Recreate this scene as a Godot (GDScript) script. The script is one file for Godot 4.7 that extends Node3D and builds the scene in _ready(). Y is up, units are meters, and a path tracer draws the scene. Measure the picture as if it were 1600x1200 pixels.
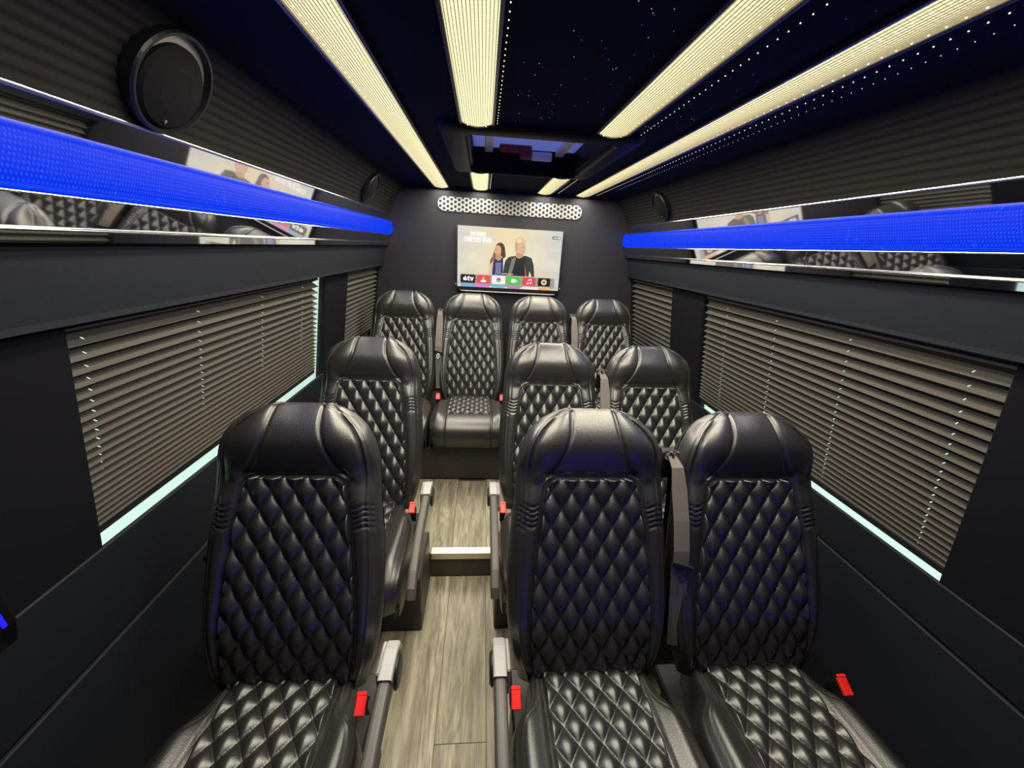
extends Node3D
# Interior of a passenger van seen from the front, looking towards the rear wall.
# X runs across the van (0 = centre line), Y is up from the lower floor, -Z runs to the rear. Metres.

const REAR := -3.08
const FRONT := 0.75
const SIDE := 0.955          # inner face of the side walls below the light bars
const LEAN := 0.14             # the side walls lean outwards below the valance
const FOOT := 1.055            # inner face of the lowest wall panel
const CEIL := 1.88
const STEP := 0.135          # height of the rear floor above the front floor
const STEP_Z := -1.48
const LIT := -0.52           # front end of the ceiling light strips
const RECLINE := 0.35        # backrest angle in radians

var M := {}                  # materials
var G := {}                  # shared meshes
var taken := {}
var rng := RandomNumberGenerator.new()

# ------------------------------------------------------------------ mesh tools
class MB:
	var v := PackedVector3Array()
	var n := PackedVector3Array()
	var uv := PackedVector2Array()
	var ix := PackedInt32Array()
	func tri(a: Vector3, b: Vector3, c: Vector3, nn: Vector3, ua := Vector2.ZERO, ub := Vector2.ZERO, uc := Vector2.ZERO) -> void:
		var k := v.size()
		v.append(a); v.append(b); v.append(c)
		for i in 3:
			n.append(nn)
		uv.append(ua); uv.append(ub); uv.append(uc)
		if (c - a).cross(b - a).dot(nn) > 0.0:
			ix.append(k); ix.append(k + 1); ix.append(k + 2)
		else:
			ix.append(k); ix.append(k + 2); ix.append(k + 1)
	func quad(a: Vector3, b: Vector3, c: Vector3, d: Vector3, nn: Vector3, u0 := Vector2.ZERO, u1 := Vector2(1, 1)) -> void:
		tri(a, b, c, nn, u0, Vector2(u1.x, u0.y), u1)
		tri(a, c, d, nn, u0, u1, Vector2(u0.x, u1.y))
	func face(pts: Array) -> void:      # a flat convex polygon; its normal follows from the order (counter-clockwise seen from outside)
		var nn: Vector3 = ((pts[1] - pts[0]) as Vector3).cross(pts[2] - pts[0]).normalized()
		for i in range(1, pts.size() - 1):
			tri(pts[0], pts[i], pts[i + 1], nn)
	func box(c: Vector3, s: Vector3, bev := 0.0, uvlen := 1.0, uvoff := 0.0) -> void:
		var h := s * 0.5
		var b := minf(bev, minf(h.x, minf(h.y, h.z)) * 0.9)
		var axes := [Vector3(1, 0, 0), Vector3(0, 1, 0), Vector3(0, 0, 1)]
		for a in 3:
			for sg in [-1.0, 1.0]:
				var nn: Vector3 = axes[a] * sg
				var p: Vector3 = axes[(a + 1) % 3]
				var q: Vector3 = axes[(a + 2) % 3]
				var o: Vector3 = c + nn * h[a]
				var P: Vector3 = p * (h[(a + 1) % 3] - b)
				var Q: Vector3 = q * (h[(a + 2) % 3] - b)
				if a == 1:   # top and bottom: u across x, v along z
					quad(o - Q - P, o + Q - P, o + Q + P, o - Q + P, nn, Vector2(0, uvoff), Vector2(1, uvoff + uvlen))
				else:
					quad(o - P - Q, o + P - Q, o + P + Q, o - P + Q, nn)
		if b <= 0.0:
			return
		for a in 3:
			var d: Vector3 = axes[a] * (h[a] - b)
			var i1 := (a + 1) % 3
			var i2 := (a + 2) % 3
			for s1 in [-1.0, 1.0]:
				for s2 in [-1.0, 1.0]:
					var e1: Vector3 = axes[i1] * s1 * h[i1] + axes[i2] * s2 * (h[i2] - b)
					var e2: Vector3 = axes[i1] * s1 * (h[i1] - b) + axes[i2] * s2 * h[i2]
					quad(c + e1 - d, c + e1 + d, c + e2 + d, c + e2 - d, (axes[i1] * s1 + axes[i2] * s2).normalized())
		for sx in [-1.0, 1.0]:
			for sy in [-1.0, 1.0]:
				for sz in [-1.0, 1.0]:
					var k := Vector3(sx, sy, sz)
					tri(c + k * Vector3(h.x, h.y - b, h.z - b), c + k * Vector3(h.x - b, h.y, h.z - b), c + k * Vector3(h.x - b, h.y - b, h.z), k.normalized())
	func grid(nu: int, nv: int, f: Callable, flip := false, uvs := Vector2(1, 1)) -> void:
		var k := v.size()
		var w := nu + 1
		for j in nv + 1:
			for i in nu + 1:
				v.append(f.call(float(i) / nu, float(j) / nv))
				uv.append(Vector2(float(i) / nu * uvs.x, float(j) / nv * uvs.y))
		for j in nv + 1:
			for i in nu + 1:
				var du: Vector3 = v[k + j * w + mini(i + 1, nu)] - v[k + j * w + maxi(i - 1, 0)]
				var dv: Vector3 = v[k + mini(j + 1, nv) * w + i] - v[k + maxi(j - 1, 0) * w + i]
				var nn := du.cross(dv)
				nn = nn.normalized() if nn.length() > 1e-14 else Vector3.UP
				n.append(-nn if flip else nn)
		for j in nv:
			for i in nu:
				var a := k + j * w + i
				if flip:
					ix.append_array(PackedInt32Array([a, a + 1, a + w + 1, a, a + w + 1, a + w]))
				else:
					ix.append_array(PackedInt32Array([a, a + w + 1, a + 1, a, a + w, a + w + 1]))
	func sweep(path: Array, side: Vector3, poly: PackedVector2Array, scales: Array = [], caps := true) -> void:
		# poly: x along side, y along the third direction; smooth along the path, one normal per polygon edge
		var np := poly.size()
		var rings := []
		for i in path.size():
			var t: Vector3 = ((path[mini(i + 1, path.size() - 1)] - path[maxi(i - 1, 0)]) as Vector3).normalized()
			var sd := (side - t * side.dot(t)).normalized()
			var up := sd.cross(t) * -1.0
			var sc: Vector2 = scales[i] if scales.size() else Vector2.ONE
			var ring := []
			for p in poly:
				ring.append(path[i] + sd * p.x * sc.x + up * p.y * sc.y)
			rings.append(ring)
		var ctr := []
		for r in rings:
			var c := Vector3.ZERO
			for p in r:
				c += p
			ctr.append(c / np)
		for i in path.size() - 1:
			for j in np:
				var j2 := (j + 1) % np
				var a: Vector3 = rings[i][j]; var b: Vector3 = rings[i][j2]
				var c: Vector3 = rings[i + 1][j2]; var d: Vector3 = rings[i + 1][j]
				var nn := (b - a).cross(d - a)
				if nn.length() < 1e-14:
					nn = (c - b).cross(d - b)
				nn = nn.normalized()
				if nn.dot((a + c) * 0.5 - (ctr[i] + ctr[i + 1]) * 0.5) < 0.0:
					nn = -nn
				quad(a, b, c, d, nn)
		if caps:
			for e in [0, path.size() - 1]:
				var t: Vector3 = (path[e] - path[1 if e == 0 else path.size() - 2]).normalized()
				for j in np:
					tri(ctr[e], rings[e][j], rings[e][(j + 1) % np], t)
	func prism(poly: PackedVector2Array, z0: float, z1: float) -> void:   # polygon in x, y pushed along z
		var tr := Geometry2D.triangulate_polygon(poly)
		for i in range(0, tr.size(), 3):
			var a := poly[tr[i]]; var b := poly[tr[i + 1]]; var c := poly[tr[i + 2]]
			for zz in [z0, z1]:
				tri(Vector3(a.x, a.y, zz), Vector3(b.x, b.y, zz), Vector3(c.x, c.y, zz), Vector3(0, 0, signf(zz - (z0 + z1) * 0.5)))
		var cw := Geometry2D.is_polygon_clockwise(poly)
		for i in poly.size():
			var a := poly[i]; var b := poly[(i + 1) % poly.size()]
			var e := (b - a).normalized()
			var nn := Vector3(e.y, -e.x, 0) * (-1.0 if cw else 1.0)
			quad(Vector3(a.x, a.y, z0), Vector3(b.x, b.y, z0), Vector3(b.x, b.y, z1), Vector3(a.x, a.y, z1), nn)
	func lathe(prof: Array, seg: int, o: Vector3, ax: Vector3) -> void:   # prof: Vector2(radius, height along ax)
		var p := ax.cross(Vector3(0, 0, 1) if absf(ax.z) < 0.9 else Vector3(1, 0, 0)).normalized()
		var q := ax.cross(p)
		for i in prof.size() - 1:
			var e: Vector2 = (prof[i + 1] - prof[i]).normalized()
			for k in seg:
				var a0 := TAU * k / seg; var a1 := TAU * (k + 1) / seg
				var d0 := p * cos(a0) + q * sin(a0); var d1 := p * cos(a1) + q * sin(a1)
				var nn := ((d0 + d1).normalized() * e.y - ax * e.x).normalized()
				quad(o + d0 * prof[i].x + ax * prof[i].y, o + d1 * prof[i].x + ax * prof[i].y, o + d1 * prof[i + 1].x + ax * prof[i + 1].y, o + d0 * prof[i + 1].x + ax * prof[i + 1].y, nn)
	func done() -> ArrayMesh:
		var a := []
		a.resize(Mesh.ARRAY_MAX)
		a[Mesh.ARRAY_VERTEX] = v; a[Mesh.ARRAY_NORMAL] = n; a[Mesh.ARRAY_TEX_UV] = uv; a[Mesh.ARRAY_INDEX] = ix
		var m := ArrayMesh.new()
		m.add_surface_from_arrays(Mesh.PRIMITIVE_TRIANGLES, a)
		return m

func numbered(called: String) -> String:
	var k: int = taken.get(called, 0)
	taken[called] = k + 1
	return called if k == 0 else "%s_%03d" % [called, k]

func thing(called: String, label: String, category: String, at := Vector3.ZERO, group := "") -> Node3D:
	var o := Node3D.new()
	o.name = numbered(called)
	add_child(o)
	o.position = at
	o.set_meta("label", label)
	o.set_meta("category", category)
	if group:
		o.set_meta("group", group)
	return o

func part(called: String, mesh: Mesh, mat: Material, parent: Node3D, label := "") -> MeshInstance3D:
	var o := MeshInstance3D.new()
	o.name = called
	o.mesh = mesh
	o.material_override = mat
	o.cast_shadow = GeometryInstance3D.SHADOW_CASTING_SETTING_ON
	parent.add_child(o, true)
	if label:
		o.set_meta("label", label)
	return o

func setting(called: String, label := "") -> Node3D:
	var o := Node3D.new()
	o.name = called
	o.set_meta("kind", "structure")
	if label:
		o.set_meta("label", label)
	add_child(o)
	return o

func boxes(list: Array, bev := 0.0) -> ArrayMesh:    # [x0, x1, y0, y1, z0, z1] each
	var b := MB.new()
	for q in list:
		b.box(Vector3(q[0] + q[1], q[2] + q[3], q[4] + q[5]) * 0.5, Vector3(absf(q[1] - q[0]), absf(q[3] - q[2]), absf(q[5] - q[4])), bev)
	return b.done()

func area_light(called: String, at: Vector3, facing: Vector3, along: Vector3, size: Vector2, col: Color, energy: float, parent: Node3D) -> void:
	var l := AreaLight3D.new()
	l.name = called
	l.area_size = size          # x along `along`
	l.light_color = col
	l.light_energy = energy
	l.shadow_enabled = true
	l.area_range = 8.0
	l.area_attenuation = 2.0
	parent.add_child(l, true)
	var z := -facing.normalized()
	var x := along.normalized()
	l.transform = Transform3D(Basis(x, z.cross(x), z), at)

func interp(tab: Array, x: float) -> float:     # smooth interpolation through [x, y] pairs
	if x <= tab[0][0]:
		return tab[0][1]
	for i in tab.size() - 1:
		if x <= tab[i + 1][0]:
			var t: float = (x - tab[i][0]) / (tab[i + 1][0] - tab[i][0])
			var p0: float = tab[maxi(i - 1, 0)][1]; var p3: float = tab[mini(i + 2, tab.size() - 1)][1]
			return cubic_interpolate(tab[i][1], tab[i + 1][1], p0, p3, t)
	return tab[-1][1]

# ------------------------------------------------------------------ materials
func mat(called: String, col: Color, rough := 0.6, metal := 0.0, spec := 0.5) -> StandardMaterial3D:
	var m := StandardMaterial3D.new()
	m.resource_name = called
	m.albedo_color = col
	m.roughness = rough
	m.metallic = metal
	m.metallic_specular = spec
	m.cull_mode = BaseMaterial3D.CULL_DISABLED
	M[called] = m
	return m

func c8(r: float, g: float, b: float) -> Color:
	return Color(r / 255.0, g / 255.0, b / 255.0)

func relief(m: StandardMaterial3D, freq: float, tile: float, cm: float, sd := 3) -> void:
	var nz := FastNoiseLite.new()
	nz.seed = sd
	nz.frequency = freq
	nz.noise_type = FastNoiseLite.TYPE_SIMPLEX_SMOOTH
	nz.fractal_octaves = 3
	var t := NoiseTexture2D.new()
	t.width = 256; t.height = 256
	t.seamless = true
	t.noise = nz
	m.heightmap_enabled = true
	m.heightmap_texture = t
	m.heightmap_scale = cm
	m.uv1_triplanar = true
	m.uv1_scale = Vector3.ONE / tile

func glow(called: String, col: Color, energy: float) -> StandardMaterial3D:
	var m := mat(called, Color(0.02, 0.02, 0.02), 0.5)
	m.emission_enabled = true
	m.emission = col
	m.emission_energy_multiplier = energy
	return m

func make_materials() -> void:
	relief(mat("leather", c8(37, 36, 36), 0.38, 0.0, 0.67), 0.05, 0.06, 0.03)
	relief(mat("leather_quilt", c8(36, 35, 36), 0.36, 0.0, 0.66), 0.05, 0.06, 0.02, 5)
	mat("leather_piping", c8(40, 39, 39), 0.32, 0.0, 0.6)
	mat("shell_plastic", c8(24, 24, 26), 0.5)
	mat("arm_plastic", c8(74, 72, 69), 0.5)
	mat("arm_cap", c8(150, 150, 150), 0.45)
	mat("arm_dark", c8(36, 36, 38), 0.4)
	mat("buckle_red", c8(232, 40, 36), 0.4)
	mat("buckle_black", c8(18, 18, 18), 0.4)
	var bm := mat("webbing", c8(90, 85, 80), 0.7)
	relief(bm, 0.03, 0.02, 0.02, 8)
	mat("steel", c8(215, 215, 210), 0.25, 1.0)
	mat("pedestal", c8(52, 50, 46), 0.5)
	relief(mat("wall_vinyl", c8(26, 29, 36), 0.6, 0.0, 0.28), 0.05, 0.05, 0.02, 11)
	mat("pillar_vinyl", c8(20, 20, 25), 0.75, 0.0, 0.15)
	relief(mat("cove_fabric", c8(31, 30, 30), 0.85, 0.0, 0.15), 0.08, 0.05, 0.03, 12)
	relief(mat("ceiling_fabric", c8(26, 27, 38), 0.9, 0.0, 0.15), 0.08, 0.05, 0.03, 13)
	relief(mat("rear_fabric", c8(42, 42, 47), 0.85, 0.0, 0.2), 0.08, 0.05, 0.03, 14)
	mat("mirror", c8(212, 212, 218), 0.03, 1.0)
	mat("chrome_edge", c8(250, 248, 240), 0.15, 1.0)
	mat("speaker_rim", c8(16, 16, 17), 0.4)
	mat("speaker_plate", c8(170, 164, 150), 0.4, 0.4)
	mat("speaker_grille", c8(14, 14, 16), 0.75, 0.0, 0.2)
	mat("blind_fabric", c8(74, 72, 68), 0.85, 0.0, 0.2)
	mat("window_frame", c8(26, 27, 30), 0.5)
	mat("nosing", c8(222, 216, 196), 0.35, 0.75)
	mat("riser", c8(70, 66, 56), 0.6)
	mat("grille_plate", c8(126, 126, 130), 0.45)
	mat("black", c8(8, 8, 9), 0.7)
	mat("hatch_frame", c8(13, 13, 17), 0.5, 0.0, 0.25)
	mat("hatch_red", c8(120, 34, 44), 0.5)
	mat("hatch_white", c8(214, 212, 222), 0.5)
	mat("tv_bezel", c8(12, 12, 13), 0.3)
	mat("tv_edge", c8(176, 176, 182), 0.45)
	var lid := mat("hatch_lid", c8(186, 184, 226), 0.6)
	lid.backlight_enabled = true
	lid.backlight = c8(196, 192, 255)
	var g := mat("glass", Color(1, 1, 1, 0.06), 0.02)
	g.transparency = BaseMaterial3D.TRANSPARENCY_ALPHA
	glow("strip_glow", c8(255, 244, 190), 1.3)
	var cv := mat("strip_cover", c8(226, 214, 150), 0.5)
	cv.backlight_enabled = true
	cv.backlight = Color(1, 1, 1)
	mat("strip_rail", c8(44, 43, 40), 0.35)
	glow("led_point", c8(255, 246, 220), 1.6)
	glow("star_point", c8(70, 70, 255), 0.9)
	glow("star_white", c8(200, 205, 255), 0.6)
	glow("door_led", c8(30, 30, 255), 1.0)
	# blue light bars: rows of small dots behind the lens, with scattered brighter ones
	var im := Image.create(2048, 72, false, Image.FORMAT_RGB8)
	var nz := FastNoiseLite.new()
	nz.seed = 21; nz.frequency = 0.02
	for y in 72:
		for x in 2048:
			var row := int(y / 6.0)
			var dx := fposmod(x + (3.5 if row % 2 else 0.0), 7.0) - 3.5
			var dy := y - row * 6.0 - 3.0
			var d := exp(-(dx * dx + dy * dy) / 3.4)
			var s := maxf(0.0, nz.get_noise_2d(x * 2.2, y * 0.8) - 0.42) * 3.2
			im.set_pixel(x, y, Color(0.0 + 0.13 * d + 0.10 * s * d, 0.17 + 0.20 * d + 0.7 * s * d, 0.92 + 0.08 * d))
	var bl := glow("blue_glow", Color.WHITE, 1.0)
	bl.emission_operator = BaseMaterial3D.EMISSION_OP_MULTIPLY
	bl.emission_texture = ImageTexture.create_from_image(im)
	bl.roughness = 0.5
	bl.metallic_specular = 0.12
	make_wood()

func make_wood() -> void:
	for k in 3:
		var im := Image.create(256, 1024, false, Image.FORMAT_RGB8)
		var a := FastNoiseLite.new(); a.seed = 40 + k; a.frequency = 0.006
		var b := FastNoiseLite.new(); b.seed = 60 + k; b.frequency = 0.05
		var c := FastNoiseLite.new(); c.seed = 80 + k; c.frequency = 0.012
		for y in 1024:
			for x in 256:
				var warp := a.get_noise_2d(x * 0.9, y * 0.22) * 40.0
				var cx := x - (90.0 + 60.0 * k)
				var ring := sin((cx * cx / 300.0 + y * 0.055 + warp) * 0.55)
				var arch := exp(-cx * cx / 5200.0)
				var fine := b.get_noise_2d(x * 5.0, y * 0.22)
				var broad := c.get_noise_2d(x * 1.6, y * 0.25)
				var l := 0.61 + 0.065 * ring * arch + 0.12 * fine + 0.17 * broad
				im.set_pixel(x, y, Color(l * 0.97, l * 0.925, l * 0.81))
		im.generate_mipmaps()
		var m := mat("wood%d" % k, [c8(232, 230, 226), c8(214, 212, 208), c8(246, 243, 238)][k], 0.5)
		m.albedo_texture = ImageTexture.create_from_image(im)

# ------------------------------------------------------------------ start
func _ready() -> void:
	rng.seed = 7
	# camera
	var cam := Camera3D.new()
	cam.name = "camera"
	var p := 0.3354; var y := 0.0862; var r := 0.0544
	var fw := Vector3(sin(y) * cos(p), -sin(p), -cos(y) * cos(p))
	var rt := Vector3(cos(y), 0, sin(y))
	var up := rt.cross(fw)
	var rt2 := rt * cos(r) + up * sin(r)
	var up2 := up * cos(r) - rt * sin(r)
	cam.transform = Transform3D(Basis(rt2, up2, -fw), Vector3(-0.194, 1.5, 0))
	cam.fov = rad_to_deg(2.0 * atan(600.0 / 611.55))
	cam.near = 0.02
	add_child(cam)
	# daylight outside the windows, exposure
	var we := WorldEnvironment.new()
	we.name = "environment"
	var env := Environment.new()
	env.background_mode = Environment.BG_COLOR
	env.background_color = c8(212, 246, 230)
	env.background_energy_multiplier = 1.35
	env.tonemap_mode = Environment.TONE_MAPPER_LINEAR
	env.tonemap_exposure = 1.0
	env.sdfgi_enabled = true
	env.ssao_enabled = true
	env.ssil_enabled = true
	we.environment = env
	add_child(we)
	make_materials()
	# setting
	build_floor()
	build_ceiling()
	build_sides()
	build_ends()
	build_windows()
	# fittings
	build_ceiling_lights()
	build_side_lights()
	build_hatch()
	build_screen()
	build_grille()
	build_speakers()
	build_blinds()
	# furniture
	make_seat_meshes()
	build_seats()
	build_small_things()

# ------------------------------------------------------------------ floor
func build_floor() -> void:
	var f := setting("floor", "grey oak plank floor with a step")
	part("subfloor", boxes([[-FOOT - 0.05, FOOT + 0.05, -0.06, -0.006, STEP_Z, FRONT], [-FOOT - 0.05, FOOT + 0.05, -0.06, STEP - 0.006, REAR - 0.04, STEP_Z - 0.004]]), M.riser, f)
	part("riser", boxes([[-FOOT, FOOT, -0.004, STEP - 0.02, STEP_Z - 0.004, STEP_Z]]), M.riser, f, "dark riser of the step")
	var w := 0.165
	var shapes := {}
	var runs := [[0.0, FRONT, STEP_Z + 0.001, [0.0, 0.80, 0.31]], [STEP, STEP_Z - 0.001, -2.10, [0.28, 0.0, 0.5]]]
	for run in runs:
		for col in 13:
			var x0 := -1.0525 + 0.0 + (col - 1) * w + 0.0825
			if x0 > FOOT or x0 + w < -FOOT:
				continue
			# joints: the column right of x = -0.31 has its joint at z = -0.805, as seen in the aisle
			var first: float = -0.805 + 1.1 * 2 if (run[0] == 0.0 and col == 5) else run[1] + run[3][col % 3]
			var z: float = run[1]
			var nxt := first
			while nxt >= z - 0.05:
				nxt -= 1.1
			while z > run[2] + 0.02:
				var z1 := maxf(nxt, run[2])
				var ln := snappedf(z - z1, 0.001)
				var var_ := (col * 7 + int(absf(z) * 10)) % 3
				var key := "%s_%d" % [ln, var_]
				if not shapes.has(key):
					var b := MB.new()
					b.box(Vector3(0, -0.003, 0), Vector3(w - 0.0012, 0.006, ln - 0.0012), 0.0008, ln / 1.1, 0.27 * var_)
					shapes[key] = b.done()
				var o := part("plank", shapes[key], M["wood%d" % ((var_ + col) % 3)], f)
				o.position = Vector3(x0 + w * 0.5, run[0], (z + z1) * 0.5)
				z = z1
				nxt -= 1.1
	var t := setting("trim_1", "bright metal strip along the step edge")
	part("nosing", boxes([[-0.40, -0.105, STEP, STEP + 0.004, STEP_Z - 0.035, STEP_Z + 0.006], [-0.40, -0.105, STEP - 0.03, STEP + 0.002, STEP_Z, STEP_Z + 0.006]], 0.001), M.nosing, t)
	for x in [-0.385, -0.12]:
		var b := MB.new()
		b.lathe([Vector2(0.006, 0.0), Vector2(0.005, 0.0015), Vector2(0.0, 0.002)], 10, Vector3(x, STEP + 0.004, STEP_Z - 0.014), Vector3.UP)
		part("screw", b.done(), M.steel, t)

# ------------------------------------------------------------------ ceiling
const HX := 0.27
const HZ0 := -1.56
const HZ1 := -2.28
func build_ceiling() -> void:
	var c := setting("ceiling", "dark navy fabric ceiling")
	part("ceiling_panel", boxes([
		[-0.80, 0.80, CEIL, CEIL + 0.05, HZ0, FRONT],
		[-0.80, 0.80, CEIL, CEIL + 0.05, REAR - 0.04, HZ1],
		[-0.80, -HX, CEIL, CEIL + 0.05, HZ1, HZ0],
		[HX, 0.80, CEIL, CEIL + 0.05, HZ1, HZ0]]), M.ceiling_fabric, c)

# ------------------------------------------------------------------ side walls
func cove_profile(s: float) -> PackedVector2Array:
	# ribbed headliner panel from the light bar up to the ceiling, as (x, y)
	var pts := PackedVector2Array()
	var a := Vector2(0.872, 1.684); var b := Vector2(0.775, 1.845); var c := Vector2(0.70, 1.882)
	var nrm := Vector2(-0.857, -0.516)
	for i in 73:
		var t := i / 72.0
		var q := a.lerp(b, t)
		var ripple := 0.0013 * sin(t * TAU * 9.0) * smoothstep(0.0, 0.06, t) * (1.0 - smoothstep(0.92, 1.0, t))
		var bow := 0.010 * sin(PI * t)
		pts.append(q - nrm * (bow) + nrm * ripple)
	for i in range(1, 7):
		var t := i / 6.0
		pts.append(b.lerp(c, t) + Vector2(0.006, 0.010) * sin(PI * t))
	for k in pts.size():
		pts[k].x *= s
	return pts

func build_sides() -> void:
	for sd in [[-1.0, "wall_left"], [1.0, "wall_right"]]:
		var s: float = sd[0]
		var w := setting(sd[1], "black panelled side wall with ribbed cove")
		var pr := cove_profile(s)
		var b := MB.new()
		var ln := FRONT - REAR
		b.grid(pr.size() - 1, 1, func(u, vv): 
			var q := pr[int(round(u * (pr.size() - 1)))]
			return Vector3(q.x, q.y, REAR + vv * ln), s > 0)
		part("ribbed_cove", b.done(), M.cove_fabric, w, "ribbed charcoal cove panel")
		var sill: float = 0.815 if s < 0 else 0.709
		var o := SIDE + 0.07
		part("outer_skin", boxes([[s * (o - 0.02), s * (o + 0.02), 1.34, 1.95, REAR - 0.04, FRONT], [s * 0.79, s * o, 1.88, 1.95, REAR - 0.04, FRONT],
			[s * 0.90, s * o, 1.47, 1.50, REAR, FRONT]]), M.black, w)
		# valance over the windows
		var v := MB.new()
		var vp := PackedVector2Array([Vector2(s * 0.893, 1.468), Vector2(s * 0.905, 1.462), Vector2(s * 0.926, 1.340), Vector2(s * 0.926, 1.328), Vector2(s * o, 1.328), Vector2(s * o, 1.468)])
		v.prism(vp, REAR, FRONT)
		part("valance", v.done(), M.wall_vinyl, w)
		# pillars and panels lean outwards below the valance
		var zf := -0.770 if s < 0 else -0.733
		lean(part("front_pillar", boxes([[s * SIDE, s * o, 0.50, 1.36, zf, FRONT]], 0.004), M.pillar_vinyl, w), s)
		lean(part("middle_pillar", boxes([[s * SIDE, s * (SIDE + 0.010), 0.50, 1.36, -2.37, -2.03 if s < 0 else -2.005], [s * (SIDE + 0.008), s * o, 0.50, 1.36, -2.37, -2.13 if s < 0 else -2.03]], 0.004), M.pillar_vinyl, w), s)
		lean(part("rear_pillar", boxes([[s * SIDE, s * o, 0.50, 1.36, REAR, -3.06]], 0.004), M.pillar_vinyl, w), s)
		lean(part("upper_wall_panel", boxes([[s * (SIDE - 0.004), s * (SIDE + 0.007), 0.552, sill, REAR, FRONT]], 0.003), M.wall_vinyl, w), s)
		lean(part("window_ledge", boxes([[s * (o - 0.04), s * o, 0.50, sill - 0.11, REAR, FRONT]]), M.black, w), s)
		part("lower_wall_panel", boxes([[s * FOOT, s * (FOOT + 0.05), -0.05, 0.553, REAR, FRONT]], 0.003), M.wall_vinyl, w)

func lean(o: Node3D, s: float) -> void:     # turned about the lower edge of the valance
	var b := Basis(Vector3(0, 0, 1), LEAN * s)
	var p := Vector3(s * SIDE, 1.33, 0)
	o.transform = Transform3D(b, p - b * p) * o.transform

func build_ends() -> void:
	var wb := setting("wall_back", "charcoal rear wall behind the screen")
	part("rear_panel", boxes([[-1.14, 1.14, -0.05, 1.95, REAR - 0.04, REAR]]), M.rear_fabric, wb)
	var wf := setting("wall_front", "dark partition at the front of the cabin")
	part("partition", boxes([[-1.14, 1.14, -0.05, 1.95, FRONT, FRONT + 0.04]]), M.pillar_vinyl, wf)

func build_windows() -> void:
	var k := 1
	for s in [-1.0, 1.0]:
		for zz in [[-0.72, -2.14], [-2.37, -3.06]]:
			var w := setting("window_%d" % k)
			k += 1
			var y0: float = 0.70 if s < 0 else 0.59
			lean(part("glass", boxes([[s * 0.998, s * 1.002, y0, 1.36, zz[1], zz[0]]]), M.glass, w), s)

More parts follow.
